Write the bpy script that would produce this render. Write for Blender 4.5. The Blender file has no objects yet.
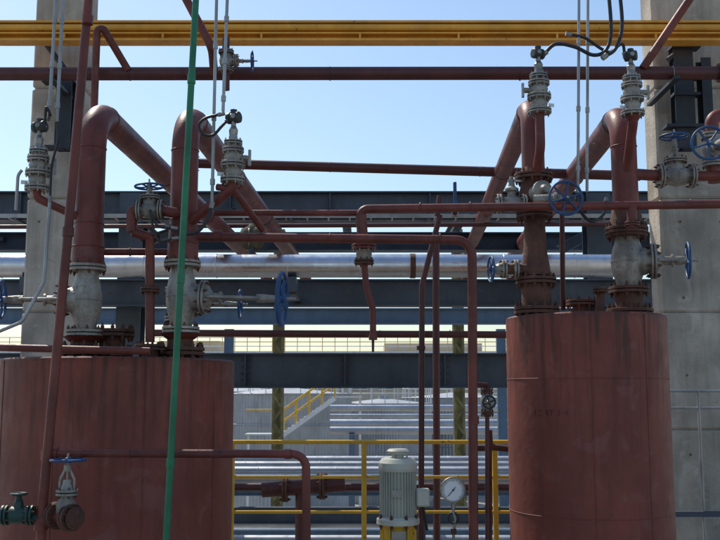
import bpy, math, random
from mathutils import Vector as V
random.seed(7)
# ------------------------------------------------------------------ survey helper
EYE = V((0, 0, 1.6)); FL = 950.0; PITCH = math.atan(125/950.0)
def P(u, v, d):
    """photogrammetric station: bearing (u,v) and distance north d (m) -> world point"""
    cp, sp = math.cos(PITCH), math.sin(PITCH)
    r = V((u-360, FL*cp-(270-v)*sp, FL*sp+(270-v)*cp))
    return EYE + r*(d/r.y)
X, Y, Z = V((1,0,0)), V((0,1,0)), V((0,0,1))

# ------------------------------------------------------------------ materials
def paint(name, base, rough=0.5, metal=0.0, var=0.25, rust=0.0, rustcol=(0.09,0.035,0.018), streak=0.3,
          bump=0.15, scale=3.0, spec=0.5, bscale=55, top=0.0, blotch=0.0, wave=0.0, rw=0.08):
    m = bpy.data.materials.new(name); m.use_nodes = True
    nt = m.node_tree; N = nt.nodes; L = nt.links
    bs = N['Principled BSDF']
    tc = N.new('ShaderNodeTexCoord')
    def noise(sc, det, mp=None, dist=0.0):
        n = N.new('ShaderNodeTexNoise'); n.inputs['Scale'].default_value = sc; n.inputs['Detail'].default_value = det
        n.inputs['Distortion'].default_value = dist
        if mp:
            mm = N.new('ShaderNodeMapping'); mm.inputs['Scale'].default_value = mp
            L.new(tc.outputs['Object'], mm.inputs['Vector']); L.new(mm.outputs[0], n.inputs['Vector'])
        else: L.new(tc.outputs['Object'], n.inputs['Vector'])
        return n
    def ramp(src, a, b, ca=(0,0,0,1), cb=(1,1,1,1)):
        r = N.new('ShaderNodeValToRGB'); r.color_ramp.elements[0].position = a; r.color_ramp.elements[1].position = min(1,b)
        r.color_ramp.elements[0].color = ca; r.color_ramp.elements[1].color = cb
        L.new(src, r.inputs[0]); return r
    def mul(a, b):
        sc = N.new('ShaderNodeMath'); sc.operation = 'MULTIPLY'
        L.new(a, sc.inputs[0])
        if isinstance(b, float): sc.inputs[1].default_value = b
        else: L.new(b, sc.inputs[1])
        return sc.outputs[0]
    def mix(fac, a, b):
        x = N.new('ShaderNodeMix'); x.data_type = 'RGBA'
        if isinstance(fac, float): x.inputs[0].default_value = fac
        else: L.new(fac, x.inputs[0])
        for k, s in ((6, a), (7, b)):
            if isinstance(s, tuple): x.inputs[k].default_value = (*s, 1) if len(s) == 3 else s
            else: L.new(s, x.inputs[k])
        return x.outputs[2]
    lo = tuple(c*(1-var) for c in base); hi = tuple(min(1, c*(1+var)) for c in base)
    n1 = noise(scale, 8)
    r1 = ramp(n1.outputs[0], 0.32, 0.68, (*lo,1), (*hi,1))
    col = r1.outputs[0]
    if blotch > 0:   # chalky lighter scuffs and darker oily patches
        g = sum(base)/3
        nb = noise(scale*2.7, 9, None, 0.8); rb = ramp(nb.outputs[0], 0.58, 0.66)
        col = mix(mul(rb.outputs[0], blotch), col, tuple(min(1, c*0.9+g*0.65) for c in base))
        nd = noise(scale*0.8, 6, (1,1,.6), 0.3); rd = ramp(nd.outputs[0], 0.5, 0.72)
        col = mix(mul(rd.outputs[0], blotch*1.4), col, tuple(c*0.42 for c in base))
        ns = noise(scale*30, 3); rs = ramp(ns.outputs[0], 0.66, 0.70)
        col = mix(mul(rs.outputs[0], blotch), col, tuple(c*0.3 for c in base))
    if streak > 0:
        n2 = noise(6, 6, (2.2, 2.2, 0.22)); r2 = ramp(n2.outputs[0], 0.5, 0.78)
        col = mix(mul(r2.outputs[0], streak), col, tuple(c*0.4 for c in base))
    if top > 0:      # rust runs from the top edge
        sx = N.new('ShaderNodeSeparateXYZ'); L.new(tc.outputs['Generated'], sx.inputs[0])
        rt = ramp(sx.outputs[2], 0.45, 1.0); nn = noise(11, 7, (2.0,2.0,.16)); rn = ramp(nn.outputs[0], 0.46, 0.66)
        col = mix(mul(mul(rt.outputs[0], rn.outputs[0]), top), col, (0.06,0.025,0.016))
        re = ramp(sx.outputs[2], 0.975, 1.0); ne = noise(25,5); rne = ramp(ne.outputs[0], .4, .6)
        col = mix(mul(mul(re.outputs[0], rne.outputs[0]), .8), col, (0.05,0.028,0.02))
    if rust > 0:
        n3 = noise(scale*4, 10, None, 0.6); t = 0.72-0.3*rust
        r3 = ramp(n3.outputs[0], t, t+rw)
        n4 = noise(scale*14, 5); r4 = ramp(n4.outputs[0], 0.3, 0.7, (*[c*0.6 for c in rustcol],1), (*[c*1.7 for c in rustcol],1))
        col = mix(r3.outputs[0], col, r4.outputs[0])
    L.new(col, bs.inputs['Base Color'])
    rr = N.new('ShaderNodeMapRange'); rr.inputs[3].default_value = max(0.03, rough-0.14); rr.inputs[4].default_value = min(1, rough+0.2)
    L.new(noise(scale*5, 5).outputs[0], rr.inputs[0]); L.new(rr.outputs[0], bs.inputs['Roughness'])
    bs.inputs['Metallic'].default_value = metal
    bs.inputs['Specular IOR Level'].default_value = spec
    last=None
    if bump > 0:
        b = N.new('ShaderNodeBump'); b.inputs['Strength'].default_value = bump; b.inputs['Distance'].default_value = 0.01
        L.new(noise(bscale, 6).outputs[0], b.inputs['Height']); last=b
    if wave > 0:
        b = N.new('ShaderNodeBump'); b.inputs['Strength'].default_value = wave; b.inputs['Distance'].default_value = 0.05
        L.new(noise(3.5, 2).outputs[0], b.inputs['Height'])
        if last: L.new(last.outputs[0], b.inputs['Normal'])
        last=b
    if last: L.new(last.outputs[0], bs.inputs['Normal'])
    return m
RED   = paint('maroon_paint', (0.16,0.037,0.026), 0.45, var=0.34, rust=0.34, streak=0.55, blotch=.4, spec=.4, rw=.12)
TANK  = paint('oxide_red_tank_paint', (0.225,0.053,0.036), 0.52, var=0.2, rust=0.16, streak=0.5, scale=1.7, bump=0.25, bscale=18, top=.9, blotch=.36, spec=.38, wave=.25)
DRED  = paint('dark_maroon_paint', (0.085,0.021,0.019), 0.45, rust=0.25, blotch=.2)
RUSTY = paint('rusty_brown_iron', (0.105,0.043,0.027), 0.72, var=0.5, rust=0.6, scale=6, bump=.35)
CAST  = paint('cast_steel_silver_paint', (0.31,0.285,0.245), 0.48, metal=0.35, var=0.35, rust=0.68, rustcol=(0.13,0.09,0.058), scale=6, bump=0.5, streak=.8, rw=.3)
STEEL = paint('dull_steel', (0.29,0.275,0.25), 0.38, metal=0.7, rust=0.3, scale=8, rw=.2)
GALV  = paint('galvanised_conduit', (0.34,0.34,0.33), 0.42, metal=0.5, rust=0.2, rw=.2)
ALU   = paint('aluminium_cladding', (0.64,0.66,0.70), 0.27, metal=1.0, var=0.10, streak=0.25, bump=0.1, bscale=7, wave=.15, scale=1.2)
ALUS  = paint('dull_aluminium_cladding', (0.50,0.52,0.55), 0.42, metal=.8, var=0.15, streak=0.3, bump=0.1, scale=1.5)
BLUE  = paint('blue_wheel_paint', (0.015,0.07,0.19), 0.45, rust=0.3, scale=8, streak=0.2)
GREEN = paint('green_paint', (0.012,0.17,0.075), 0.4, rust=0.1, var=0.25, blotch=.35)
DGREEN= paint('dark_green_iron', (0.012,0.045,0.036), 0.45, rust=0.15)
HEAD  = paint('dark_grey_transmitter', (0.035,0.042,0.042), 0.45, rust=0.2, scale=8)
YEL   = paint('yellow_rail_paint', (0.66,0.40,0.03), 0.45, var=0.15, rust=0.25, scale=6)
ORANGE= paint('amber_beam_paint', (0.82,0.39,0.045), 0.45, var=0.15, rust=0.15, blotch=.15)
SLATE = paint('slate_blue_steel_paint', (0.055,0.074,0.10), 0.5, var=0.3, rust=0.14, scale=1.5, blotch=.3)
PALE  = paint('pale_blue_steel_paint', (0.12,0.185,0.27), 0.5, var=0.15, rust=0.08)
BLACK = paint('black_rubber', (0.018,0.018,0.02), 0.45, var=0.2, streak=0)
NAVY  = paint('black_bracket_paint', (0.025,0.03,0.038), 0.55, rust=0.2)
CONC  = paint('weathered_concrete', (0.46,0.415,0.345), 0.92, var=0.30, streak=0.5, bump=0.9, scale=1.9, bscale=26, rust=0.15, rustcol=(0.2,0.17,0.13), blotch=.35, spec=.2, rw=.2)
MOTOR = paint('grey_motor_paint', (0.54,0.54,0.45), 0.45, var=0.12, rust=0.15, rw=.2)
DIAL  = paint('white_dial', (0.8,0.8,0.78), 0.4, var=0.02, streak=0, bump=0)
GROUND= paint('ground_concrete', (0.28,0.26,0.23), 0.95, var=0.3, scale=0.2, streak=0)
DECK  = paint('steel_deck', (0.20,0.20,0.20), 0.6, metal=0.3, rust=0.2)
SILO  = paint('corrugated_cladding', (0.37,0.38,0.395), 0.5, metal=0.15, var=0.18, streak=0.5, scale=0.8)
BEIGE = paint('beige_render', (0.56,0.49,0.39), 0.9, var=0.08, streak=0.2, scale=0.4)
WHITE = paint('white_paint', (0.70,0.70,0.68), 0.5, var=0.1)
OCHRE = paint('ochre_weathered_column', (0.25,0.22,0.10), 0.8, var=0.4, rust=0.3, scale=5)
OLIVE = paint('olive_canvas_wrap', (0.14,0.12,0.07), 0.9, var=0.4, scale=9, bump=.8)
GLASSD= paint('dark_window', (0.03,0.04,0.05), 0.15, var=0.1, streak=0, bump=0)

# ------------------------------------------------------------------ mesh builder
def frame(a):
    a = a.normalized(); h = Z if abs(a.z) < 0.9 else X
    u = a.cross(h).normalized(); return u, a.cross(u).normalized()
class B:
    def __init__(s, name): s.name=name; s.v=[]; s.f=[]; s.mi=[]; s.sm=[]; s.mats=[]
    def mid(s, m):
        if m not in s.mats: s.mats.append(m)
        return s.mats.index(m)
    def add(s, vs, fs, mat, smooth=False):
        o=len(s.v); s.v+= [tuple(p) for p in vs]; k=s.mid(mat)
        for f in fs: s.f.append([i+o for i in f]); s.mi.append(k); s.sm.append(smooth)
    def strip(s, rings, mat, smooth=True, close=True):
        n=len(rings[0]); vs=[p for r in rings for p in r]; fs=[]
        for i in range(len(rings)-1):
            for j in range(n if close else n-1):
                k=(j+1)%n; fs.append((i*n+j, i*n+k, (i+1)*n+k, (i+1)*n+j))
        s.add(vs, fs, mat, smooth)
    def lathe(s, o, ax, prof, mat, n=24, smooth=False, cap=True):
        ax=ax.normalized(); u,w=frame(ax)
        ring=lambda h,r:[o+ax*h+(u*math.cos(t)+w*math.sin(t))*r for t in [2*math.pi*i/n for i in range(n)]]
        if smooth: s.strip([ring(h,r) for h,r in prof], mat)
        else:
            for a,b in zip(prof[:-1],prof[1:]): s.strip([ring(*a),ring(*b)], mat)
        if cap:
            for (h,r) in (prof[0],prof[-1]):
                if r>1e-4: s.add(ring(h,r),[list(range(n))],mat)
        return s
    def cyl(s, a, b, r, mat, r2=None, n=20):
        return s.lathe(a, b-a, [(0,r),((b-a).length, r if r2 is None else r2)], mat, n)
    def tube(s, pts, r, mat, bend=0.1, n=18, hose=False):
        pts=[V(p) for p in pts]
        if hose: path=catmull(pts)
        else:
            path=[pts[0]]
            for i in range(1,len(pts)-1):
                p=pts[i]; d0=(p-pts[i-1]); d1=(pts[i+1]-p); l=min(d0.length,d1.length)*0.48
                d0=d0.normalized(); d1=d1.normalized(); th=d0.angle(d1)
                if th<0.02: path.append(p); continue
                t=min(bend*math.tan(th/2), l); R=t/math.tan(th/2); nn=(d1-d0*d0.dot(d1)).normalized()
                c=p-d0*t+nn*R; k=max(3,int(th/0.16))
                for j in range(k+1):
                    ph=th*j/k; path.append(c-nn*R*math.cos(ph)+d0*R*math.sin(ph))
            path.append(pts[-1])
        T=[]
        for i in range(len(path)):
            a=path[max(0,i-1)]; b=path[min(len(path)-1,i+1)]; T.append((b-a).normalized())
        u,_=frame(T[0]); rings=[]
        for i,p in enumerate(path):
            u=(u-T[i]*u.dot(T[i])).normalized(); w=T[i].cross(u)
            rings.append([p+(u*math.cos(2*math.pi*j/n)+w*math.sin(2*math.pi*j/n))*r for j in range(n)])
        s.strip(rings, mat); s.add(rings[0],[list(range(n))],mat); s.add(rings[-1],[list(range(n))],mat)
        return path
    def torus(s, c, ax, R, r, mat, n=28, m=8):
        u,w=frame(ax); a=ax.normalized(); rings=[]
        for i in range(n+1):
            t=2*math.pi*i/n; e=u*math.cos(t)+w*math.sin(t)
            rings.append([c+e*(R+r*math.cos(q))+a*r*math.sin(q) for q in [2*math.pi*j/m for j in range(m)]])
        s.strip(rings, mat)
    def box(s, c, size, mat, ax=X, up=Z, bev=0.0):
        ax=ax.normalized(); side=up.cross(ax).normalized(); up=ax.cross(side).normalized()
        hx,hy,hz=[q/2 for q in size]
        b=min(bev,hx*.4,hy*.4,hz*.4)
        if b<=0:
            vs=[c+ax*(hx*i)+side*(hy*j)+up*(hz*k) for i in(-1,1) for j in(-1,1) for k in(-1,1)]
            s.add(vs,[(0,1,3,2),(4,6,7,5),(0,4,5,1),(2,3,7,6),(0,2,6,4),(1,5,7,3)],mat)
        else:
            def oct_(z,ix,iy):
                e=[(hx-ix,hy-iy-b),(hx-ix-b,hy-iy),(-hx+ix+b,hy-iy),(-hx+ix,hy-iy-b),(-hx+ix,-hy+iy+b),(-hx+ix+b,-hy+iy),(hx-ix-b,-hy+iy),(hx-ix,-hy+iy+b)]
                return [c+ax*x+side*y+up*z for x,y in e]
            R=[oct_(-hz,b*.9,b*.9),oct_(-hz+b,0,0),oct_(hz-b,0,0),oct_(hz,b*.9,b*.9)]
            s.strip(R,mat,smooth=False); s.add(R[0],[list(range(8))],mat); s.add(R[3],[list(range(8))],mat)
    def ibeam(s, a, b, h, w, mat, up=Z, tf=0.02, tw=0.014):
        ax=(b-a).normalized(); L=(b-a).length; c=(a+b)/2; upv=(up-ax*up.dot(ax)).normalized()
        s.box(c, (L,tw,h-2*tf-0.002), mat, ax, upv)
        s.box(c+upv*(h/2-tf/2),(L,w,tf),mat,ax,upv); s.box(c-upv*(h/2-tf/2),(L,w,tf),mat,ax,upv)
    def flange(s, c, ax, r, th, mat, bolts=8, bm=None, pair=True):
        a=ax.normalized(); u,w=frame(a); e=th*0.08
        prof=lambda h0:[(h0,r-e),(h0+e,r),(h0+th-e,r),(h0+th,r-e)]
        if pair:
            g=0.008; s.lathe(c,a,prof(g/2),mat,28); s.lathe(c,a,prof(-th-g/2),mat,28); s.lathe(c,a,[(-g/2,r*.8),(g/2,r*.8)],BLACK,20,cap=False); t=th+g/2
        else: s.lathe(c,a,prof(-th/2),mat,28); t=th/2
        bm=bm or RUSTY; br=max(0.007, r*0.085)
        for i in range(bolts):
            q=2*math.pi*(i+.5)/bolts; p=c+(u*math.cos(q)+w*math.sin(q))*(r-br*1.5)
            s.lathe(p,a,[(-t-br*1.5,br),(-t,br)],bm,6); s.lathe(p,a,[(t,br),(t+br*1.5,br)],bm,6)
            s.lathe(p,a,[(-t-br*2.6,br*.55),(t+br*2.6,br*.55)],bm,6)
    def wheel(s, c, ax, R, mat, spokes=5, r=None):
        a=ax.normalized(); u,w=frame(a); r=r or max(0.008,R*0.075)
        s.torus(c,a,R-r,r,mat,32,8); s.lathe(c,a,[(-R*.16,R*.15),(R*.1,R*.17),(R*.16,R*.1)],mat,14)
        s.lathe(c,a,[(R*.1,R*.07),(R*.32,R*.07)],STEEL,8)
        for i in range(spokes):
            q=2*math.pi*i/spokes+.3; e=u*math.cos(q)+w*math.sin(q)
            s.tube([c+e*R*.1, c+e*R*.5-a*R*.06, c+e*(R-r)], r*.75, mat, bend=R, n=8)
    def weld(s,c,ax,r,mat): s.torus(c,ax,r,0.006,mat,28,6)
    def gate(s, c, pax, bd, r, L, H, R, mat=None, wmat=None, fm=None, spokes=5):
        """gate valve: pipe axis pax, bonnet direction bd, bore r, half length L, wheel at H, wheel radius R"""
        mat=mat or CAST; wmat=wmat or BLUE; fm=fm or mat; pax=pax.normalized(); bd=bd.normalized(); sd=pax.cross(bd).normalized()
        s.lathe(c,pax,[(-L,r*1.1),(-L*.75,r*1.12),(-L*.5,r*1.35),(-L*.15,r*1.55),(L*.15,r*1.55),(L*.5,r*1.35),(L*.75,r*1.12),(L,r*1.1)],mat,24,smooth=True)
        s.torus(c,pax,r*1.53,r*.08,mat,28,6)
        for sg in(-1,1): s.flange(c+pax*L*sg,pax,r*1.85,r*.26,fm)
        s.lathe(c,bd,[(0,r*1.35),(r*1.5,r*1.3),(r*1.9,r*1.15),(r*2.1,r*1.2)],mat,22,smooth=True)
        s.flange(c+bd*r*2.3,bd,r*1.7,r*.22,mat,bolts=8)
        s.lathe(c,bd,[(r*2.5,r*1.1),(r*3.0,r*.8),(r*3.2,r*.45),(r*3.9,r*.42)],mat,18)
        s.lathe(c,bd,[(r*3.9,r*.62),(r*4.1,r*.62)],mat,14)
        y1=max(r*4.6,H*0.78)
        for sg in(-1,1):
            s.tube([c+bd*r*2.7+sd*sg*r*.95,c+bd*(r*3.4)+sd*sg*r*.95,c+bd*(y1-r*.3)+sd*sg*r*.5,c+bd*y1+sd*sg*r*.3],r*.17,mat,bend=r*.5,n=8)
        s.lathe(c,bd,[(y1-r*.3,r*.42),(y1+r*.3,r*.42),(H,r*.28)],mat,14)
        s.lathe(c,bd,[(r*3.8,r*.16),(H+R*.5,r*.16)],STEEL,10)
        s.wheel(c+bd*H,bd,R,wmat,spokes)
    def build(s):
        me=bpy.data.meshes.new(s.name); me.from_pydata(s.v,[],s.f)
        for m in s.mats: me.materials.append(m)
        me.polygons.foreach_set('material_index',s.mi); me.polygons.foreach_set('use_smooth',s.sm); me.update()
        import bmesh
        bm=bmesh.new(); bm.from_mesh(me); bmesh.ops.recalc_face_normals(bm,faces=bm.faces); bm.to_mesh(me); bm.free()
        ob=bpy.data.objects.new(s.name,me); bpy.context.scene.collection.objects.link(ob); return ob
def catmull(p,k=8):
    q=[p[0]*2-p[1]]+p+[p[-1]*2-p[-2]]; out=[]
    for i in range(1,len(q)-2):
        for j in range(k):
            t=j/k; a,b,c,d=q[i-1],q[i],q[i+1],q[i+2]
            out.append(0.5*((2*b)+(c-a)*t+(2*a-5*b+4*c-d)*t*t+(3*b-a-3*c+d)*t**3))
    out.append(p[-1]); return out

# ================================================================== SETTING
GZ=-4.0
b=B('ground'); b.add([(-600,-300,GZ),(600,-300,GZ),(600,1500,GZ),(-600,1500,GZ)],[(0,1,2,3)],GROUND); b.build()
b=B('steel_platform_deck')
b.box(V((0,3.4,-0.01)),(14,12.8,0.02),DECK)
for yy in (-2.5,1,4.5,9.6): b.ibeam(V((-7,yy,-.15)),V((7,yy,-.15)),.24,.12,SLATE)
for xx in(-6.8,0,6.8):
    for yy in(-2.5,4.5,9.6): b.box(V((xx,yy,(GZ-.28)/2)),(.2,.2,-GZ-.28),SLATE)
b.build()

def column(u0,u1,d,name,dep=.4):
    a=P(u0,150,d); c=P(u1,150,d); w=c.x-a.x; b=B(name); cx=(a.x+c.x)/2
    top=7.2; zs=[GZ,-1.2,1.25,2.45,3.65,4.85,top]
    for i in range(len(zs)-1):
        z0,z1=zs[i],zs[i+1]; o=.003*(i%2)
        b.box(V((cx+o,d+dep/2,(z0+z1)/2)),(w,dep,z1-z0-.004),CONC,bev=0.022)
    for i in range(6):
        for sx in(-.25,.25): b.lathe(V((cx+sx*w,d-.001,1.0+i*.8)),Y,[(-.004,.013),(.02,.013)],OLIVE,10)
    return b
column(29,82,9.8,'concrete_column').build()
column(657,737,9.8,'concrete_column').build()
b=B('steel_column_bracket')
def brk(b,u,v0,v1,d,uw):
    a=P(u,v0,d); c=P(u,v1,d); wd=uw*d/FL
    b.ibeam(V((a.x,d,c.z)),V((a.x,d,a.z)),.16,wd,NAVY,up=Y,tf=.012)
brk(b,680,48,150,9.55,20)
brk(b,703,60,128,9.5,10)
b.box(P(686,95,9.5),(.28,.12,.03),NAVY); b.box(P(686,78,9.5),(.26,.12,.03),NAVY)
b.tube([P(668,60,9.5),P(700,36,9.5)],.03,NAVY); b.box(P(683,127,9.5),(.38,.16,.03),NAVY); b.box(P(684,48,9.5),(.30,.14,.03),NAVY)
b.build()
b=B('steel_column_bracket')
brk(b,67,78,150,9.5,16); b.box(P(60,82,9.5),(.34,.14,.03),NAVY); b.box(P(60,148,9.5),(.28,.14,.03),NAVY)
b.tube([P(40,36,9.55),P(70,76,9.5)],.03,NAVY); b.box(P(44,36,9.6),(.2,.2,.1),NAVY)
b.build()

b=B('yellow_runway_beam')
zc=P(360,35,9.35).z
b.box(V((0,9.35,zc)),(13,.06,.20),ORANGE)
b.box(V((0,9.30,zc+.095)),(13,.16,.022),ORANGE); b.box(V((0,9.30,zc-.095)),(13,.16,.022),ORANGE)
b.tube([V((-6.5,9.24,zc+.035)),V((6.5,9.24,zc+.035))],.034,ORANGE); b.box(V((0,9.26,zc-.02)),(13,.05,.018),ORANGE)
for i in range(-6,7): b.box(V((i*1.0,9.30,zc-.055)),(.02,.13,.05),ORANGE)
b.build()
def pipe(name,pts,r,mat=RED,bend=.1,clamps=0):
    b=B(name); b.tube(pts,r,mat,bend)
    return b
b=pipe('maroon_header_pipe',[P(-40,74,9.05),P(718,73,9.05)],.066,DRED)
for u in (130,330,520): b.weld(P(u,73.7,9.05),X,.066,DRED)
b.lathe(P(718,73,9.05),X,[(0,.095),(.03,.095)],DRED)
for u in(55,672):
    p=P(u,73.7,9.05); b.box(p+V((0,.3,-.085)),(.06,.9,.03),NAVY); b.torus(p,X,.07,.007,STEEL,24,6)
b.build()
b=pipe('dark_header_pipe',[P(190,163,10.6),P(640,176,10.6)],.056,DRED); b.flange(P(195,163,10.6),X,.1,.02,DRED)
for u in(330,480): b.weld(P(u,163+(u-190)*.029,10.6),X,.056,DRED)
b.build()
b=pipe('dark_header_pipe',[P(150,333,12),P(560,335,12)],.045,DRED)
for u in(260,380,450): b.weld(P(u,334,12),X,.045,DRED)
b.build()
b=pipe('dark_header_pipe',[P(-30,227,12.9),P(640,224,12.9)],.03,DRED); b.build()

b=B('slate_steel_pipe_rack')
def hb(v0,v1,d,w=.22,x0=-9,x1=8,mat=SLATE,ob=None):
    z0=P(360,v1,d).z; z1=P(360,v0,d).z
    (ob or b).ibeam(V((x0,d+w/2,(z0+z1)/2)),V((x1,d+w/2,(z0+z1)/2)),z1-z0,w,mat)
hb(191,222,14); hb(232,250,15.6,.3); hb(279,306,13.6); hb(353,388,14,.25)
for u in(-70,134,596,760):
    p=P(u,200,14.1); b.ibeam(V((p.x,14.13,GZ)),V((p.x,14.13,P(u,192,14).z-.02)),.34,.36,SLATE,up=Y)
for u in (20,230,330,430,520):
    p=P(u,206,14.02); b.box(V((p.x,14.06,p.z)),(.02,.08,.40),SLATE)
    p=P(u+15,370,14.02); b.box(V((p.x,14.07,p.z)),(.02,.10,.44),SLATE)
    for k in range(4):
        for sx in(-.06,.06): b.lathe(V((p.x+sx,14.1,p.z-.15+k*.1)),-Y,[(0,.012),(.012,.012)],RUSTY,6)
b.ibeam(P(150,240,14),P(236,212,14),.14,.12,SLATE)
for u in(105,250,345,470):
    p=P(u,200,14.3); b.ibeam(V((p.x,14.3,p.z)),V((p.x,18.5,p.z)),.22,.14,SLATE)
hb(195,214,18.6,.2)
b.build()
b=B('pale_blue_steel_brace')
hb(308,324,21,.25,-12,6,PALE,b)
for u in (-90,230,500): p=P(u,316,21.2); b.box(V((p.x,21.14,(p.z+GZ)/2-.1)),(.2,.15,p.z-GZ-.4),PALE)
b.ibeam(P(560,250,14.6),P(625,213,14.6),.16,.14,PALE); b.build()

b=B('aluminium_clad_pipe'); z=P(360,266,12.5).z; y=12.5
b.tube([V((-8,y,z)),V((3.35,y,z))],.155,ALU,n=40)
for i in range(12): b.torus(V((-7.6+i*.95,y,z)),X,.157,.006,ALU,36,6)
for xx in(-4.4,-.9,2.4):
    b.box(V((xx,y+.1,z-.25)),(.12,.5,.18),SLATE); b.box(V((xx,y+.75,z-.34)),(.1,1.3,.06),SLATE)
p=P(410,266,y); b.lathe(V((p.x,y,z)),X,[(0,.165),(.07,.165)],RUSTY,32); b.box(V((p.x+.03,y-.17,z)),(.06,.03,.1),RUSTY)
b.build()
b=B('aluminium_clad_pipe'); z2=P(360,240,16.5).z; b.tube([V((-9,16.5,z2)),V((8,16.5,z2))],.10,ALU,n=24)
for i in range(14): b.torus(V((-8.6+i*1.2,16.5,z2)),X,.102,.005,ALU,24,6)
for xx in(-6,0,5): b.box(V((xx,16.2,z2-.13)),(.12,1.2,.06),SLATE)
b.build()
b=B('canvas_wrapped_valve'); c=P(252,238,12.9)
b.lathe(c-X*.17,X,[(0,.06),(.03,.13),(.1,.16),(.17,.13),(.24,.165),(.31,.12),(.34,.06)],OLIVE,18,smooth=True)
b.lathe(c,Z,[(-.1,.1),(.08,.12),(.16,.07),(.2,.03)],OLIVE,14,smooth=True); b.torus(c-X*.03,X,.14,.012,STEEL,20,6)
b.lathe(c,-Z,[(.1,.05),(.28,.05)],SLATE,12); b.build()

b=B('lower_pipe_rack')
for i,(v,d,r,m) in enumerate([(461,17.6,.09,ALUS),(466,16.9,.08,ALUS),(472,16.2,.09,ALUS),(479,15.5,.08,ALUS),(487,14.9,.06,DRED)]):
    p=P(360,v,d); b.tube([V((-8,d,p.z)),V((7,d,p.z))],r,m)
    for k in range(11): b.torus(V((-7.5+k*1.3+.3*i,d,p.z)),X,r+.002,.005,m,20,6)
zr=P(360,466,16.3).z-.25
for xx in(-6,-2.6,.9,4.4):
    b.ibeam(V((xx,14.6,zr)),V((xx,18.2,zr)),.2,.14,SLATE); b.ibeam(V((xx,14.8,GZ)),V((xx,14.8,zr-.1)),.18,.18,SLATE,up=Y); b.ibeam(V((xx,18,GZ)),V((xx,18,zr-.1)),.18,.18,SLATE,up=Y)
b.ibeam(V((-8,14.6,zr-.35)),V((7,14.6,zr-.35)),.24,.14,SLATE)
b.ibeam(V((-8,18.1,zr-.3)),V((7,18.1,zr-.3)),.24,.14,PALE)
b.build()
b=B('lower_pipe_rack')
for v,d,r,m in [(515,20,.10,PALE),(523,19,.09,ALUS),(533,18,.09,PALE),(541,17,.1,ALUS)]:
    p=P(360,v,d); b.tube([V((-8,d,p.z)),V((7,d,p.z))],r,m)
for xx in(-5,-1,3): b.ibeam(V((xx,16.6,-1.35)),V((xx,20.4,-1.35)),.2,.14,SLATE); b.box(V((xx,18.5,-2.7)),(.2,.2,2.5),SLATE)
b.build()
b=B('white_overhead_pipe')
for v,d,r in[(424,26,.13),(430.5,25,.10),(408,30,.1),(416,28,.06)]:
    p=P(400,v,d); b.tube([V((P(330,v,d).x,d,p.z)),V((P(560,v,d).x,d,p.z))],r,ALUS)
for u in(352,470): 
    p=P(u,430,25.5); b.box(V((p.x,25.5,(p.z-.12+GZ)/2)),(.16,.16,p.z-.12-GZ),PALE); b.box(V((p.x,25.5,p.z-.14)),(.14,1.4,.08),PALE)
b.build()
for u in(278,459):
    b=B('ochre_lattice_column'); p=P(u,400,22); zt=P(u,230,22).z
    b.box(V((p.x,22.02,(zt+GZ)/2)),(.13,.10,zt-GZ),OCHRE)
    for sx in(-1,1):
        for sy in(-1,1): b.box(V((p.x+sx*.1,22+sy*.1,(zt+GZ)/2)),(.05,.05,zt-GZ),OCHRE)
    z_=GZ+.2;s_=1
    while z_<zt-.4:
        b.box(V((p.x,21.87,z_+.15)),(.28,.012,.05),OCHRE,ax=V((.2*s_,0,.28))); b.box(V((p.x,22.13,z_+.15)),(.28,.012,.05),OCHRE,ax=V((-.2*s_,0,.28))); z_+=.3;s_=-s_
    b.build()

def silo(u,v,d,r,name='corrugated_storage_tank'):
    p=P(u,v,d); b=B(name); c=V((p.x,d+r,0)); n=220
    def ring(z,k=0): 
        return [c+V(((r+(.035 if i%2 else 0)-k)*math.cos(2*math.pi*i/n),(r+(.035 if i%2 else 0)-k)*math.sin(2*math.pi*i/n),z)) for i in range(n)]
    zs=[GZ+(p.z-GZ)*i/4 for i in range(5)]
    b.strip([ring(z) for z in zs],SILO,smooth=False)
    for z in zs[1:]: b.torus(V((c.x,c.y,z)),Z,r+.04,.04,SILO,64,6)
    b.lathe(V((c.x,c.y,p.z)),Z,[(0,r+.02),(r*.1,.3),(r*.1+.2,.3)],SILO,48)
    m=24
    for i in range(m):
        t=2*math.pi*i/m; q=V((c.x+r*math.cos(t),c.y+r*math.sin(t),p.z)); b.box(q+Z*.5,(.04,.04,1.0),WHITE)
    for h in(.55,1.0): b.torus(V((c.x,c.y,p.z+h)),Z,r,.025,WHITE,48,5)
    return b,c,p.z
for u,v,d,r in[(283,394,44,3.1),(385,404,50,2.6),(462,398,54,3.2),(212,392,60,5),(540,402,62,4)]:
    silo(u,v,d,r)[0].build()
b=B('yellow_access_stairs')
a=P(283,434,42); e=P(335,397,42); n=14
for i in range(n):
    p=a.lerp(e,i/(n-1)); b.box(p,(.24,.8,.04),WHITE)
for dy in(-.4,.4):
    b.box((a+e)/2+V((0,dy,-.05)),((e-a).length,.05,.2),WHITE,ax=(e-a))
    for h in(.55,1.05): b.tube([a+V((0,dy,h)),e+V((0,dy,h))],.035,YEL,n=8)
    for i in range(5): p=a.lerp(e,i/4)+V((0,dy,0)); b.tube([p,p+V((0,0,1.05))],.03,YEL,n=8)
b.box(a+V((-.8,0,0)),(1.6,.9,.06),WHITE); b.tube([a+V((-1.6,-.4,1.05)),a+V((0,-.4,1.05))],.035,YEL,n=8)
for x_ in(-1.5,-.1): b.box(V((a.x+x_,42,(a.z+GZ)/2)),(.1,.1,a.z-GZ-.06),WHITE)
b.box(e+V((.6,0,0)),(1.2,.9,.06),WHITE); b.box(V((e.x+1.1,42,(e.z+GZ)/2)),(.1,.1,e.z-GZ-.06),WHITE)
b.build()
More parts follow.
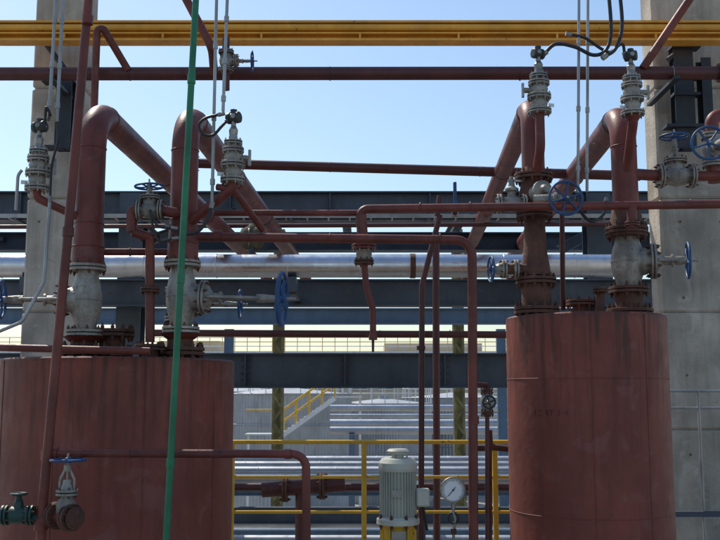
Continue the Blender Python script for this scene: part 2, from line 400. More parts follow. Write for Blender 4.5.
b=B('beige_plant_building'); zt=P(360,352,76).z
b.box(V((0,82,(zt+GZ)/2)),(70,12,zt-GZ),BEIGE); b.box(V((0,75.8,zt-.2)),(70.4,.3,.5),WHITE)
for i in range(-16,17):
    for k in range(2): b.box(V((i*2.1,75.98,zt-2.2-k*3)),(1.1,.1,1.4),GLASSD); b.box(V((i*2.1,75.95,zt-2.95-k*3)),(1.3,.2,.1),WHITE)
for h in(.4,.75,1.1): b.tube([V((-34,76,zt+.06+h)),V((34,76,zt+.06+h))],.035,YEL if h>.5 else WHITE,n=6)
for i in range(-34,35): b.box(V((i*1.0,76,zt+.6)),(.05,.05,1.15),YEL)
b.box(V((-14,80,zt+.5)),(5,4,1),BEIGE); b.box(V((6,80,zt+.4)),(8,4,.8),BEIGE)
b.build()

b=B('yellow_guard_railing'); d=9.55
for v,r in((442,.021),(477,.016),(512,.016)):
    z=P(360,v,d).z; b.tube([V((-2.5,d,z)),V((2.4,d,z))],r,YEL,n=12)
zt=P(360,442,d).z
for u in(100,232,364,495,600):
    x=P(u,470,d).x; b.box(V((x,d,zt/2)),(.05,.05,zt),YEL,bev=.006); b.box(V((x,d,.006)),(.12,.12,.012),YEL)
b.box(V((-.05,d+.03,.08)),(4.9,.006,.14),YEL)
b.build()
b=B('grey_handrail'); d=9.3
for v in(391,408): p=P(675,v,d); b.tube([V((p.x-.2,d,p.z)),V((p.x+.9,d,p.z))],.013,GALV,n=10)
p=P(698,391,d); b.tube([V((p.x,d,0)),V((p.x,d,p.z))],.014,GALV,n=10)
p=P(675,514,d); b.box(V((p.x+.3,d,p.z)),(1.1,.05,.05),SLATE)
b.build()

# ================================================================== TANKS
def tank(u0,u1,vtop,d,seams,rings,name='red_storage_tank'):
    a0=math.atan((u0-360)/FL*.993); a1=math.atan((u1-360)/FL*.993); am=(a0+a1)/2; D=d/math.cos(am); R=math.sin((a1-a0)/2)*D
    cx=math.tan(am)*d; zt=P(u0,vtop,d-R).z; b=B(name); c=V((cx,d,0))
    b.lathe(c,Z,[(0.0,R),(zt-.012,R),(zt,R-.012)],TANK,96,smooth=False,cap=False)
    b.lathe(V((cx,d,zt)),Z,[(0,R-.012),(.0,.01)],TANK,96,cap=False)
    b.lathe(V((cx,d,0)),Z,[(.0,R+.05),(.03,R+.05)],TANK,96)
    for q in seams:
        t=math.radians(q); e=V((math.cos(t),math.sin(t),0))
        b.tube([c+e*(R+.0)+Z*.05,c+e*R+Z*(zt-.02)],.005,TANK,n=6)
    for v in rings: b.torus(V((cx,d,P(u0,v,d-R).z)),Z,R,.0045,TANK,96,6)
    return b,c,R,zt
tL,cL,RL,zL=tank(-4,234,356,7.6,[-64,-104,-140,-25],[])
tR,cR,RR,zR=tank(507,670,311,8.2,[-60,-100],[378,520])
def mark(b,c,R,d,u,v,w,h,mat=RUSTY,tilt=0):
    x=P(u,v,d-R).x; y=c.y-math.sqrt(R*R-(x-c.x)**2); n=V((x-c.x,y-c.y,0)).normalized(); tx=Z.cross(n)
    ax=(tx+Z*tilt).normalized(); b.box(V((x,y,P(u,v,d-R).z))+n*.001,(w,.003,h),mat,ax=ax,up=Z)
for (u,w,h,dv,tl) in [(541,.012,.045,0,0),(545,.03,.006,-2,0),(545,.03,.006,3,0),(551,.012,.045,0,.1),(555,.03,.007,-2.4,0),(555,.007,.04,0,0),(562,.01,.045,0,0),(566,.026,.007,0,0),(569,.01,.045,0,0)]:
    mark(tR,cR,RR,8.2,u,413+dv,w,h,DRED,tl)
tL.build(); tR.build()

# ================================================================== LEFT RISERS
DIRL=V((.037,1,0)).normalized()
YEND=17.2
def riser(name,u,d,vtop,r,tankz,vflU,vBody,vLow,bd,H,R,DIR=DIRL,u_ref=200,rv=.76):
    b=B(name); x=P(u,u_ref,d).x; zz=lambda v:P(u,v,d).z
    zt=zz(vtop); top=V((x,d,zt)); zU=zz(vflU)
    end=top+DIR*((YEND-d)/DIR.y)
    b.tube([V((x,d,zU+.16)),top,end,end-Z*.55],r,RED,bend=r*3.0,n=26)
    b.weld(V((x,d,zt-r*3.0)),Z,r,RED); b.weld(top+DIR*r*3.0,DIR,r,RED)
    for k in(2.3,4.4): b.weld(top+DIR*k,DIR,r,RED)
    b.lathe(V((x,d,zU)),Z,[(0,r*1.15),(.16,r*1.12),(.34,r*1.0)],RED,26)
    b.weld(V((x,d,zU+.16)),Z,r*1.13,RED); b.weld(V((x,d,zU+.34)),Z,r,RED)
    L=(zU-zz(vLow))/2; cz=(zU+zz(vLow))/2
    b.gate(V((x,d,cz)),Z,bd,r*rv,L,H,R,fm=CAST)
    zl=zz(vLow)
    b.cyl(V((x,d,tankz-.02)),V((x,d,zl-.02)),r*.92,RUSTY,n=24)
    b.lathe(V((x,d,zl)),Z,[(-.07,r*1.0),(-.03,r*1.5)],RED,26)
    b.flange(V((x,d,tankz+.055)),Z,r*1.75,.026,RUSTY,bolts=12)
    return b,x,zz
b,xA,zzA=riser('vapour_riser_with_gate_valve',90,7.15,108,.108,zL,268,290,333,-X+V((0,-.12,0)),.62,.15,rv=.70)
b.build()
b,xB,zzB=riser('vapour_riser_with_gate_valve',184,7.2,112,.104,zL,264,295,330,X+V((0,-.10,-.03)),.775,.215,rv=.73)
b.build()
b=B('short_nozzle_gate_valve'); p=P(176,330,7.75); zz=P(176,325,7.75).z
b.cyl(V((p.x,7.75,zL-.02)),V((p.x,7.75,zz+.05)),.07,RUSTY); b.flange(V((p.x,7.75,zL+.05)),Z,.13,.022,RUSTY)
b.gate(V((p.x+.02,7.75,zz+.17)),Z,X,.062,.12,.5,.125)
b.lathe(V((p.x+.02,7.75,zz+.29)),Z,[(0,.065),(.25,.065)],RED,20); b.build()
b=B('blind_flanged_nozzle'); p=P(112,340,7.3)
b.cyl(V((p.x,7.3,zL-.02)),V((p.x,7.3,zL+.18)),.10,RUSTY,n=24); b.flange(V((p.x,7.3,zL+.05)),Z,.16,.022,RUSTY,bolts=12); b.flange(V((p.x,7.3,zL+.2)),Z,.17,.024,RUSTY,bolts=12)
b.build()
b=B('blind_flanged_nozzle'); p=P(150,348,7.0)
b.cyl(V((p.x,7.0,zL-.02)),V((p.x,7.0,zL+.09)),.06,RUSTY,n=24); b.flange(V((p.x,7.0,zL+.075)),Z,.11,.018,RUSTY,bolts=8); b.build()

# ================================================================== INSTRUMENTS
def instrument(u,v0,v1,d,r=.1,name='pressure_transmitter_on_flanged_valve',flip=1):
    b=B(name); x=P(u,(v0+v1)/2,d).x; zt=P(u,v0,d).z; zb=P(u,v1,d).z; H=zt-zb; c=lambda f:V((x,d,zb+H*f))
    b.flange(c(.04),Z,r*.95,.014,CAST,bm=STEEL); b.lathe(c(0),Z,[(.02,r*.5),(H*.2,r*.66),(H*.36,r*.5)],CAST,20,smooth=True)
    b.flange(c(.36),Z,r*.95,.015,CAST,bm=STEEL)
    b.lathe(c(.38),Z,[(0,r*.55),(H*.14,r*.72),(H*.26,r*.55)],CAST,22,smooth=True)
    b.cyl(c(.5),c(.5)+X*flip*r*1.25,r*.22,CAST); b.box(c(.5)+X*flip*r*1.3,(.02,.03,.12),STEEL)
    b.flange(c(.66),Z,r*.85,.013,CAST,bm=STEEL); b.flange(c(.82),Z,r*.72,.011,STEEL,bm=STEEL)
    b.lathe(c(.8),Z,[(0,r*.4),(H*.2,r*.3)],STEEL,14)
    b.lathe(c(1.0),Z,[(-.01,r*.32),(.03,r*.36),(.06,r*.2),(.1,r*.2)],STEEL,12)
    h=c(1.0)+Z*.125; ax=V((1,-.45*flip,0)).normalized()
    b.lathe(h-ax*.055,ax,[(0,.032),(.006,.043),(.03,.045),(.034,.037),(.076,.037),(.08,.045),(.104,.043),(.11,.032)],HEAD,20)
    b.cyl(h-Z*.03,h+Z*.048,.025,HEAD); b.lathe(h+Z*.048,Z,[(0,.028),(.014,.028)],HEAD,6)
    b.cyl(h,h+Y*-.06,.018,STEEL)
    b.box(c(.2)+V((r*.9*-flip,-.03,-.02)),(.05,.002,.03),WHITE,ax=V((1,.3,0)))
    return b,x,zb,zt,h
b,x1,zb,_,h1=instrument(38,143,190,7.0,.096)
b.tube([V((x1,7.0,zb)),V((x1,7.0,zb-.06)),V((xA,7.13,zzA(222)))],.032,RED,bend=.08)
b.build()
b,x2,zb,_,h2=instrument(233,134,182,6.95,.096)
b.tube([V((x2,6.95,zb+.01)),V((x2,6.95,zb-.05)),V((xB,7.18,zzB(228)))],.036,RED,bend=.06)
b.tube([V((x2-.12,6.99,zb-.03)),V((x2,6.95,zb-.05)),V((x2+.19,7.3,zb-.30))],.026,RED,bend=.02)
b.build()

def conduit(pairs,name='galvanised_conduit',mat=GALV,r=.0125,bend=.08):
    b=B(name)
    b.tube(pairs,r,mat,bend,n=10)
    for i in range(len(pairs)-1):
        a,c=pairs[i],pairs[i+1]
        if (c-a).length>1.0:
            for t in(.3,.62,.9): b.lathe(a.lerp(c,t),(c-a),[(-.022,r*1.5),(.022,r*1.5)],mat,8)
    return b.build()
conduit([P(217,-20,6.95),P(212,205,6.95)]); conduit([P(228,-20,6.9),P(223,112,6.9)]); 
conduit([P(579,-20,7.8),P(578,190,7.8)]); conduit([P(588,-20,7.85),P(587,192,7.85)])
conduit([P(57,-20,7.0),P(49,118,7.0)]); conduit([P(64,-20,7.02),P(57,120,7.0)])
conduit([P(50,200,6.9),P(44,282,6.85),P(22,322,6.8),P(-12,336,6.8)])
conduit([P(22,170,7.3),P(18,175,7.3),P(16,210,7.3)])
def hose(pts,r=.013,name='black_flexible_hose'):
    b=B(name); b.tube(pts,r,BLACK,hose=True,n=10)
    for a,c in((pts[0],pts[1]),(pts[-1],pts[-2])):
        b.lathe(a,(c-a),[(-.02,r*1.5),(.03,r*1.5)],STEEL,8)
    b.build()
hose([h2+V((-.04,0,-.01)),P(222,126,6.92),P(213,135,6.92),P(203,134,6.92),P(199,125,6.92),P(206,118,6.92),P(222,114,6.9)],.011)
hose([P(212,205,6.95),P(208,218,6.93),P(197,232,6.92),P(180,233,6.95),P(168,226,7.0)],.013)
hose([P(175,228,6.9),P(158,226,6.9),P(150,210,6.9),P(158,240,6.9),P(176,238,6.9)],.009)
hose([h1+V((.04,0,-.02)),P(46,108,6.95),P(50,114,6.97),P(49,118,7.0)],.011)
hose([P(57,118,7.0),P(58,140,7.0),P(52,165,6.95),P(50,200,6.9)],.009)

b=B('globe_valve_with_blue_handwheel'); d=7.0
b.gate(P(150,210,d),X,Z+V((-.05,0,0)),.042,.08,.18,.115)
b.tube([P(160,210,d),P(170,212,d),V((xB,7.2,zzB(214)))],.04,RED,bend=.05); 
b.tube([P(140,210,d),P(132,210,d),P(132,232,d)],.04,RED,bend=.05)
b.flange(P(150,237,d+.1),Z,.075,.014,RUSTY)
b.tube([P(132,232,d),P(150,237,d+.05),P(150,262,d+.1)],.035,RED,bend=.03); b.cyl(P(150,235,d+.1),P(150,342,d+.1),.035,RED)
b.flange(P(150,290,d+.1),Z,.07,.013,RUSTY)
b.build()
b=pipe('red_crossover_pipe',[P(98,252,7.3),P(150,252,7.4),P(176,252,7.4)],.028,RED); b.weld(P(130,252,7.36),X,.028,RED); b.build()

b=B('overhead_gate_valve'); d=8.7; b.gate(P(226,61,d),Z,X,.04,.09,.25,.1,wmat=BLUE); b.cyl(P(226,70,d),P(226,90,d),.035,DRED); b.cyl(P(226,52,d),P(226,38,d),.035,DRED); b.build()
b=pipe('diagonal_maroon_pipe',[P(176,-20,8.6),P(212,48,8.6),P(214,72,8.9)],.04,RED,.12); b.build()
b=pipe('diagonal_maroon_pipe',[P(94,112,8.9),P(97,30,8.8),P(103,28,8.8),P(128,70,9.0)],.036,RED,.06); b.build()
b=pipe('diagonal_maroon_pipe',[P(706,-25,8.8),P(643,68,9.0)],.04,RED,.12); b.build()

b=pipe('tall_red_standpipe',[P(92,-40,6.25),P(68,232,6.2),P(41,522,6.15)],.031,RED,.3)
for v,u in((20,87.5),(232,68),(455,47)): b.lathe(P(u,v,6.2),Z,[(-.03,.038),(.03,.038)],RED,16)
b.lathe(P(41,522,6.15),Z,[(-.05,.042),(.02,.042)],RED,16)
b.tube([P(41,520,6.15),P(41,620,6.15)],.031,RED)
b.build()
b=pipe('green_standpipe',[P(198,-40,6.0),P(163,600,6.0)],.0215,GREEN,.3)
for t in(.2,.52,.8): b.lathe(P(198,-40,6.0).lerp(P(163,600,6.0),t),Z,[(-.03,.027),(.03,.027)],GREEN,16)
b.build()
b=pipe('red_branch_pipe',[P(47,453,6.2),P(306,454,6.2),P(307,620,6.2)],.027,RED,.09)
for u in(130,220): b.weld(P(u,453.5,6.2),X,.027,RED)
b.lathe(P(47,453,6.2),X,[(.0,.038),(.07,.038)],RED,16); b.lathe(P(288,454,6.2),X,[(-.02,.032),(.02,.032)],RED,16); b.build()
b=B('globe_valve_with_blue_handwheel'); d=6.1
c=P(66,512,d); b.lathe(c,Z,[(-.02,.05),(.0,.062),(.05,.062),(.09,.04),(.11,.04)],CAST,22,smooth=True)
b.flange(c+Z*.12,Z,.068,.014,CAST,bolts=6)
b.lathe(c+Z*.13,Z,[(0,.045),(.04,.03),(.07,.024)],CAST,16)
for sg in(-1,1): b.tube([c+Z*.13+X*sg*.045,c+Z*.2+X*sg*.045,c+Z*.26+X*sg*.015],.009,CAST,bend=.03,n=8)
b.lathe(c,Z,[(.2,.008),(.36,.008)],STEEL,8); b.lathe(c,Z,[(.25,.024),(.29,.024)],CAST,10); b.wheel(c+Z*.32,Z,.115,BLUE,5)
f=V((.75,-.6,0)).normalized()
b.flange(c+f*.05-Z*.03,f,.085,.02,RUSTY); b.cyl(c-f*.12-Z*.03,c+f*.1-Z*.03,.05,RED)
q=c-Z*.03; b.lathe(q,f,[(.085,.06),(.1,.07),(.102,.055),(.112,.05),(.118,.03),(.12,.002)],RUSTY,24)
b.flange(c-f*.1-Z*.03,f,.085,.02,RUSTY)
b.tube([c-f*.1-Z*.03,P(41,522,6.15)],.045,RED); b.build()
b=B('green_drain_valve'); c=P(18,515,6.15)
b.tube([P(41,520,6.15),P(-25,512,6.15)],.03,DGREEN); b.lathe(c-X*.06,X,[(0,.045),(.02,.055),(.1,.055),(.12,.045)],DGREEN,16); b.flange(c-X*.08,X,.062,.014,DGREEN,bolts=6); b.flange(c+X*.08,X,.062,.014,DGREEN,bolts=6)
b.lathe(c,Z,[(0,.035),(.08,.03),(.1,.02),(.13,.015)],DGREEN,12); b.wheel(c+Z*.13,Z,.055,DGREEN,4); b.build()
b=pipe('red_low_line',[P(-20,347,6.6),P(60,349,6.6),P(150,351,6.62)],.026,RED,.1); b.build()

# ================================================================== RIGHT RISERS
DIRR=V((.05,1,0)).normalized()
b=B('vapour_riser_with_gate_valve'); d=8.0; x=P(535,240,d).x; zz=lambda v:P(535,v,d).z; pt=lambda v:V((x,d,zz(v)))
top=pt(104); end=top+DIRR*((YEND-d)/DIRR.y)
b.tube([pt(170),top,end,end-Z*.55],.098,RED,bend=.25,n=26); b.weld(top+DIRR*.27,DIRR,.098,RED); b.weld(top+DIRR*2.5,DIRR,.098,RED)
b.lathe(pt(174),Z,[(0,.115),(.05,.1)],RED,26)
b.flange(pt(177),Z,.165,.022,RUSTY,bolts=12)
b.lathe(pt(212),Z,[(0,.09),((pt(179)-pt(212)).z*.5,.13),((pt(179)-pt(212)).z,.1)],RUSTY,26,smooth=True)
b.flange(pt(215),Z,.155,.022,RUSTY,bolts=12)
b.lathe(pt(276),Z,[(0,.125),(.08,.12),(.2,.1),((pt(217)-pt(276)).z,.085)],RUSTY,26,smooth=True)
b.flange(pt(281),Z,.17,.024,RUSTY,bolts=12)
b.cyl(pt(312)-Z*.03,pt(283),.125,RUSTY,n=26); b.flange(V((x,d,zR+.045)),Z,.19,.026,RUSTY,bolts=14)
b.build(); xC=x
b=B('side_gate_valve_with_blue_handwheel')
cc=V((xC,7.9,zz(196))); 
b.lathe(cc,V((.25,-1,0)),[(0,.07),(.1,.06),(.11,.085),(.14,.085),(.16,.05),(.2,.03)],CAST,18)
b.lathe(P(566,198,7.62),V((-1,.35,0)),[(.0,.02),(.06,.03),(.07,.055),(.09,.055),(.1,.04),(.26,.045)],CAST,18)
b.wheel(P(566,198,7.55),V((.12,-1,0)),.148,BLUE,6); b.cyl(P(566,198,7.55),P(566,198,7.68),.014,STEEL)
b.build()
b=B('flanged_side_valve'); zc=zz(205)
p=lambda u:V((P(u,205,7.95).x,7.95,zc))
b.lathe(p(500),X,[(0,.045),((p(512)-p(500)).x,.075),((p(524)-p(500)).x,.05)],CAST,20,smooth=True)
b.flange(p(499),X,.085,.016,CAST); b.flange(p(524),X,.085,.016,CAST)
b.lathe(p(512),Z,[(0,.04),(.1,.035),(.11,.06),(.13,.06),(.15,.03),(.24,.015)],CAST,16)
b.box(p(512)+Z*.2+X*.05,(.16,.02,.02),STEEL); b.build()
b=B('flanged_side_valve'); zc=zz(270); p=lambda u:V((P(u,270,7.95).x,7.95,zc))
b.cyl(p(500),p(535),.045,RUSTY); b.flange(p(516),X,.08,.016,CAST); b.flange(p(504),X,.08,.016,CAST); b.lathe(p(504),-X,[(0,.06),(.05,.05),(.1,.02)],CAST,16)
b.wheel(p(491),V((-1,-.12,0)),.115,BLUE,5); b.cyl(p(491),p(506),.012,STEEL); b.build()
b=B('vapour_riser_with_gate_valve'); d=8.2; x=P(627,240,d).x; zz=lambda v:P(627,v,d).z; pt=lambda v:V((x,d,zz(v))); xD=x; zzD=zz
top=pt(112); end=top+DIRR*((YEND-d)/DIRR.y)
b.tube([pt(205),top,end,end-Z*.55],.112,RED,bend=.3,n=28); b.weld(top+DIRR*.32,DIRR,.112,RED); b.weld(top-Z*.32,Z,.112,RED); b.weld(top+DIRR*2.5,DIRR,.112,RED)
b.lathe(pt(228),Z,[(0,.15),((pt(205)-pt(228)).z,.115)],RUSTY,28)
b.flange(pt(231),Z,.185,.026,RUSTY,bolts=12)
b.gate(pt(262),Z,X+V((0,-.22,0)),.092,(pt(234)-pt(290)).z/2,.50,.165,fm=RUSTY)
b.cyl(V((x,d,zR-.01)),pt(290),.125,RUSTY,n=26); b.flange(V((x,d,zR+.045)),Z,.2,.028,RUSTY,bolts=14)
b.build()
b=B('blind_flanged_nozzle'); p=P(581,300,8.3); b.cyl(V((p.x,8.3,zR-.01)),V((p.x,8.3,zR+.13)),.075,RUSTY); b.flange(V((p.x,8.3,zR+.14)),Z,.13,.02,RUSTY); b.flange(V((p.x,8.3,zR+.04)),Z,.12,.02,RUSTY); b.build()
b=B('tank_vent_pipe'); p=P(600,300,8.0); b.tube([V((p.x,8.0,zR-.01)),V((p.x,8.0,zR+.1)),V((p.x+.02,8.05,zR+.22))],.035,RUSTY); b.flange(V((p.x,8.0,zR+.22)),Z,.06,.012,RUSTY,bolts=6); b.build()

b,x3,zb,_,h3=instrument(539,68,113,7.72,.105,flip=-1)
b.tube([V((x3,7.72,zb+.01)),V((x3,7.72,zb-.30)),V((xC,7.98,zb-.58))],.04,RED,bend=.15); b.build()
b,x4,zb,_,h4=instrument(632,70,115,7.85,.105,flip=1)
b.tube([V((x4,7.85,zb+.01)),V((x4,7.85,zb-.06)),V((xD,8.17,zb-.48))],.042,RED,bend=.08); b.lathe(V((x4,7.85,zb)),Z,[(-.05,.045),(-.01,.07)],RED,18); b.build()
hose([h3+V((.05,0,0)),P(556,44,7.7),P(575,47,7.72),P(593,55,7.75),P(606,50,7.75),P(611,30,7.75),P(608,-15,7.75)],.016)
hose([h4+V((-.05,0,0)),P(622,44,7.85),P(610,52,7.8),P(600,48,7.8),P(585,38,7.8),P(568,34,7.78)],.013)
hose([P(604,57,7.7),P(616,48,7.7),P(622,25,7.72),P(619,-15,7.75)],.016)
hose([P(578,190,7.8),P(577,205,7.78),P(590,221,7.8),P(603,215,7.9),P(606,200,8.0)],.013)

b=B('gate_valve_with_blue_handwheel'); d=8.3; c=P(676,176,d)
b.gate(c,X,Z,.06,.14,.36,.135); b.tube([V((xD,8.2,c.z)),c-X*.12],.05,RED); b.tube([c+X*.12,c+X*1.2],.045,RED); b.build()
b=B('gate_valve_with_blue_handwheel'); c=P(713,150,8.35)
b.wheel(P(709,143,7.7),V((-.15,-1,0)),.15,BLUE,5); b.cyl(P(709,143,7.7),P(713,150,8.2),.016,STEEL); b.lathe(c,-Y,[(0,.08),(.08,.07),(.09,.1),(.13,.1),(.15,.05),(.4,.04)],CAST,20)
b.lathe(c,Z,[(-.11,.06),(0,.1),(.11,.06)],CAST,20,smooth=True)
b.flange(c+Z*.13,Z,.1,.02,CAST); b.flange(c-Z*.13,Z,.1,.02,CAST); b.cyl(c-Z*.3,c-Z*.15,.06,RED); b.tube([c+Z*.15,c+Z*.32,c+Z*.32+X*.8],.06,RED,bend=.1); b.build()

# ================================================================== mid horizontal lines
d=7.6
b=B('red_cross_line')
b.tube([P(360,226,d),P(360,209,d),P(740,204,d)],.035,RED,bend=.07)
b.cyl(P(215,213,d+.05),P(362,213,d+.02),.026,RED)
for u in(420,470,606,690): b.weld(P(u,208-(u-360)*.013,d),X,.035,RED)
b.cyl(P(632,206,d),P(632,228,d),.04,RED); b.flange(P(632,224,d),Z,.06,.012,RED,bolts=6)
b.build()
b=B('red_return_line'); d=7.3
b.tube([V((xB+.05,7.25,P(190,237,d).z)),P(205,237,d),P(472,240,d),P(474,620,d)],.036,RED,bend=.13)
for u in(250,330,440): b.weld(P(u,238.5,d),X,.036,RED)
b.lathe(P(218,236,d),X,[(-.03,.045),(.03,.045)],RED,20)
b.lathe(P(473.5,420,d),Z,[(-.03,.042),(.03,.042)],RED,20)
b.build()
b=B('flanged_drop_leg'); d=7.6
b.tube([P(361,215,d),P(363,243,d)],.045,RED); b.flange(P(364,247,d),Z,.1,.016,RED,bm=STEEL); b.lathe(P(364,250,d),Z,[(-.09,.06),(0,.065)],CAST,20)
b.flange(P(364,262,d),Z,.08,.014,RUSTY); b.tube([P(364,262,d),P(366,285,d),P(373,310,d),P(373,340,d)],.026,RED,bend=.1); b.lathe(P(373,340,d),Z,[(0,.034),(.04,.034)],RED,12); b.lathe(P(373,352,d),Z,[(0,.01),(.1,.012)],DRED,10); b.build()
b=B('dark_drain_pipe'); d=8.6
b.tube([P(440,215,d),P(422,285,d),P(421,560,d)],.026,DRED,bend=.15); b.cyl(P(421,350,d),P(421,346,d),.04,DRED)
b.tube([P(437,216,d),P(440,196,d)],.026,DRED); b.build()
b=B('blue_hand_lever'); b.box(P(455,196,8.5),(.03,.03,.26),BLUE,bev=.005); b.cyl(P(455,208,8.5),P(455,217,8.5),.03,STEEL); b.cyl(P(455,213,8.5),P(455,213,7.66),.02,DRED); b.build()
b=B('thin_vertical_pipe'); b.tube([P(562,212,8.2),P(563,310,8.4)],.022,DRED); b.build()
b=B('dark_drain_pipe'); b.tube([P(436,300,10.8),P(437,560,10.8)],.04,DRED); b.cyl(P(436,300,10.8),P(436,240,10.8),.04,DRED); b.build()

# small inline valve on a riser tied to the return line
b=B('inline_drain_valve'); d=7.5; c=P(487,402,d)
b.lathe(c,Z,[(-.075,.03),(-.03,.05),(.03,.05),(.075,.03)],CAST,20,smooth=True); b.flange(c+Z*.085,Z,.052,.01,RUSTY,bolts=6); b.flange(c-Z*.085,Z,.052,.01,RUSTY,bolts=6)
b.lathe(c,-Y,[(0,.035),(.06,.03),(.065,.042),(.08,.042),(.085,.02),(.12,.012)],CAST,16); b.wheel(c-Y*.125,-Y,.055,NAVY,4)
b.tube([P(474,384,7.35),P(487,385,d),c+Z*.09],.017,DRED,bend=.03); b.tube([c-Z*.09,P(487.5,620,d)],.017,DRED); b.build()
b=B('rusty_tee_fitting'); b.tube([P(489,430,9.0),P(490,447,9.0),P(510,449,9.0)],.03,RUSTY,bend=.05); b.tube([P(476,448,9.0),P(492,448,9.0)],.03,RUSTY); b.cyl(P(489,448,9.0),P(489,600,9.0),.03,RUSTY); b.build()

# ================================================================== vertical electric motor
b=B('vertical_electric_motor'); d=7.9; x=P(398,500,d).x; zz=lambda v:P(398,v,d).z; c=lambda v:V((x,d,zz(v))); k=d/FL
b.lathe(c(516),Z,[(0,15.5*k),((zz(470)-zz(516)),15.5*k)],MOTOR,32)
for i in range(36):
    t=2*math.pi*i/36; e=V((math.cos(t),math.sin(t),0)); b.box(c(493)+e*(16.9*k),(2.6*k,.005,zz(471)-zz(515)),MOTOR,ax=e)
b.lathe(c(471),Z,[(0,18*k),(3*k,19*k),(8*k,19*k),(12*k,16*k),(13*k,12*k)],MOTOR,32)
b.lathe(c(458),Z,[(0,6*k),(4*k,6*k),(4*k,10*k),(6*k,9*k)],MOTOR,24)
for q in(0,1,2): t=q*2.1; b.cyl(c(462)+V((math.cos(t),math.sin(t),0))*10*k,c(452)+V((math.cos(t),math.sin(t),0))*8*k,.008,MOTOR)
b.lathe(c(452),Z,[(0,10*k),(1*k,11*k),(3*k,9*k)],MOTOR,24)
b.lathe(c(523),Z,[(0,21*k),(4*k,21*k),(7*k,17*k)],MOTOR,32); b.flange(c(521),Z,21*k,2*k,MOTOR,bolts=8)
b.box(c(497)+V((24*k,-.03,0)),(13*k,.1,17*k),MOTOR,bev=.01); b.box(c(497)+V((24*k,-.085,0)),(11*k,.012,14*k),MOTOR,bev=.004)
b.box(c(492)+V((-2*k,-18.6*k,0)),(9*k,.004,7*k),STEEL)
b.cyl(c(506)+V((24*k,-.03,0)),c(530)+V((28*k,0,0)),.012,BLACK)
b.lathe(c(540),Z,[(0,14*k),(12*k,15*k),(17*k,20*k)],YEL,28)
for i in range(6):
    t=i*math.pi/3; e=V((math.cos(t),math.sin(t),0)); b.box(c(534)+e*16*k,(.03,.012,.1),YEL,ax=e)
b.box(c(533)-Y*.135,(14*k,.01,8*k),STEEL)
b.lathe(V((x,d,0)),Z,[(0,.2),(.03,.2),(.031,.12),(zz(540)-.02,.12)],YEL,28); b.build()
b=B('pressure_gauge'); d=7.5; c=P(453,490,d); f=V((0,-1,0.05)).normalized(); R=12.5*d/FL
b.lathe(c+Y*.03,f,[(0,R*.9),(.012,R),(.038,R),(.042,R*.97),(.042,R*.86)],STEEL,36,cap=False); b.lathe(c+Y*.03,f,[(0,R*.9),(.001,R*.9)],STEEL,36)
b.lathe(c+Y*.03,f,[(.034,R*.88),(.035,.001)],DIAL,36,cap=False)
for i in range(25):
    t=math.radians(225-i*270/24); e=X*math.cos(t)+Z*math.sin(t); b.box(c+e*R*.76-Y*.0075,(R*(.2 if i%4==0 else .1),.002,.003),BLACK,ax=e)
b.box(c+(X*.5+Z*.6).normalized()*-R*.15-Y*.011,(R*.9,.002,.005),BLACK,ax=V((-.6,0,-.7))); b.lathe(c-Y*.009,f,[(0,.008),(.008,.007)],BLACK,12)
zz=lambda v:P(453,v,d).z
b.lathe(V((c.x,d,zz(513))),Z,[(0,.012),(.08,.012)],STEEL,10); b.lathe(V((c.x,d,zz(508))),Z,[(0,.02),(.03,.02)],STEEL,6)
b.torus(V((c.x,d+.0,zz(518))),V((.3,1,0)),.04,.008,BLACK,24,8); b.tube([V((c.x,d,zz(513))),V((c.x+.02,d,zz(520))),V((c.x,d,zz(530))),V((c.x,d,.0))],.011,STEEL); b.lathe(V((c.x,d,zz(534))),Z,[(0,.025),(.04,.025)],RUSTY,6)
b.build()

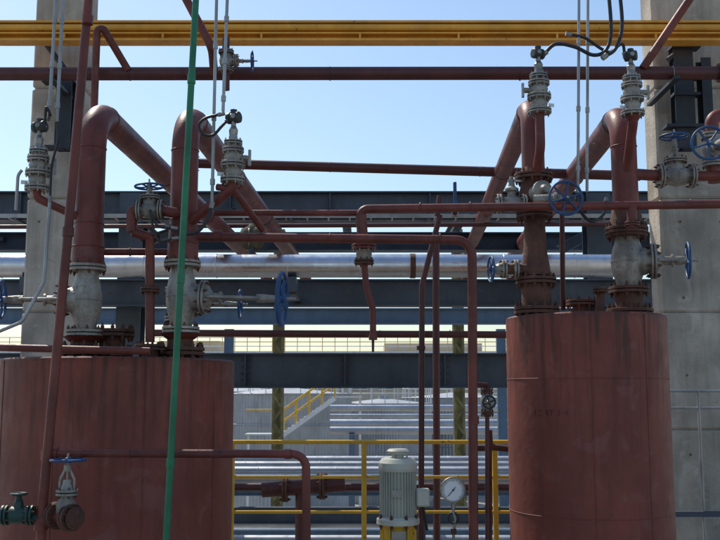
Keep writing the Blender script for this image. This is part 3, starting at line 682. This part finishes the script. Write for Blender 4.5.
b=B('rusty_flanged_pipe_spool'); d=13; b.tube([P(262,490,d),P(345,484,d)],.1,DRED); b.flange(P(285,488.5,d),X,.18,.03,RUSTY); b.flange(P(322,486,d),X,.18,.03,RUSTY); b.cyl(P(300,487,d),V((P(300,487,d).x,d,GZ)),.06,DRED); b.build()
b=B('cable_tray'); z=P(360,219,13.8).z
for yy in(13.55,13.85): b.box(V((-.5,yy,z)),(15,.012,.06),GALV)
for i in range(48): b.box(V((-7.9+i*.31,13.7,z-.02)),(.025,.285,.012),GALV)
for k,yy in enumerate((13.6,13.66,13.72,13.79)): b.tube([V((-8,yy,z+.005)),V((7,yy,z+.005))],.016+.003*(k%2),BLACK,n=8)
for i in range(8): b.box(V((-7+i*2,13.78,z-.045)),(.05,.5,.03),SLATE)
b.build()

# ================================================================== light
w=bpy.data.worlds.new('World'); bpy.context.scene.world=w; w.use_nodes=True; nt=w.node_tree
sky=nt.nodes.new('ShaderNodeTexSky'); sky.sky_type='NISHITA'; sky.sun_disc=False
SD=V((-.42,.55,.88)).normalized()
sky.sun_elevation=math.asin(SD.z); sky.sun_rotation=math.atan2(SD.x,SD.y); sky.dust_density=1.0; sky.air_density=1.35; sky.ozone_density=4.0
bg=nt.nodes['Background']; nt.links.new(sky.outputs[0],bg.inputs[0]); bg.inputs[1].default_value=.15
sl=bpy.data.lights.new('sun','SUN'); sl.energy=4.0; sl.angle=math.radians(.5); sl.color=(1,.93,.82)
so=bpy.data.objects.new('sun',sl); bpy.context.scene.collection.objects.link(so); so.rotation_euler=SD.to_track_quat('Z','Y').to_euler()
cd=bpy.data.cameras.new('camera'); cd.sensor_width=36; cd.lens=FL/720*36; cd.clip_end=3000; cd.clip_start=.05
co=bpy.data.objects.new('camera',cd); co.location=EYE; co.rotation_euler=(math.pi/2+PITCH,0,0); bpy.context.scene.collection.objects.link(co)
bpy.context.scene.camera=co
sc=bpy.context.scene; sc.view_settings.view_transform='Standard'; sc.view_settings.look='None'; sc.view_settings.exposure=0
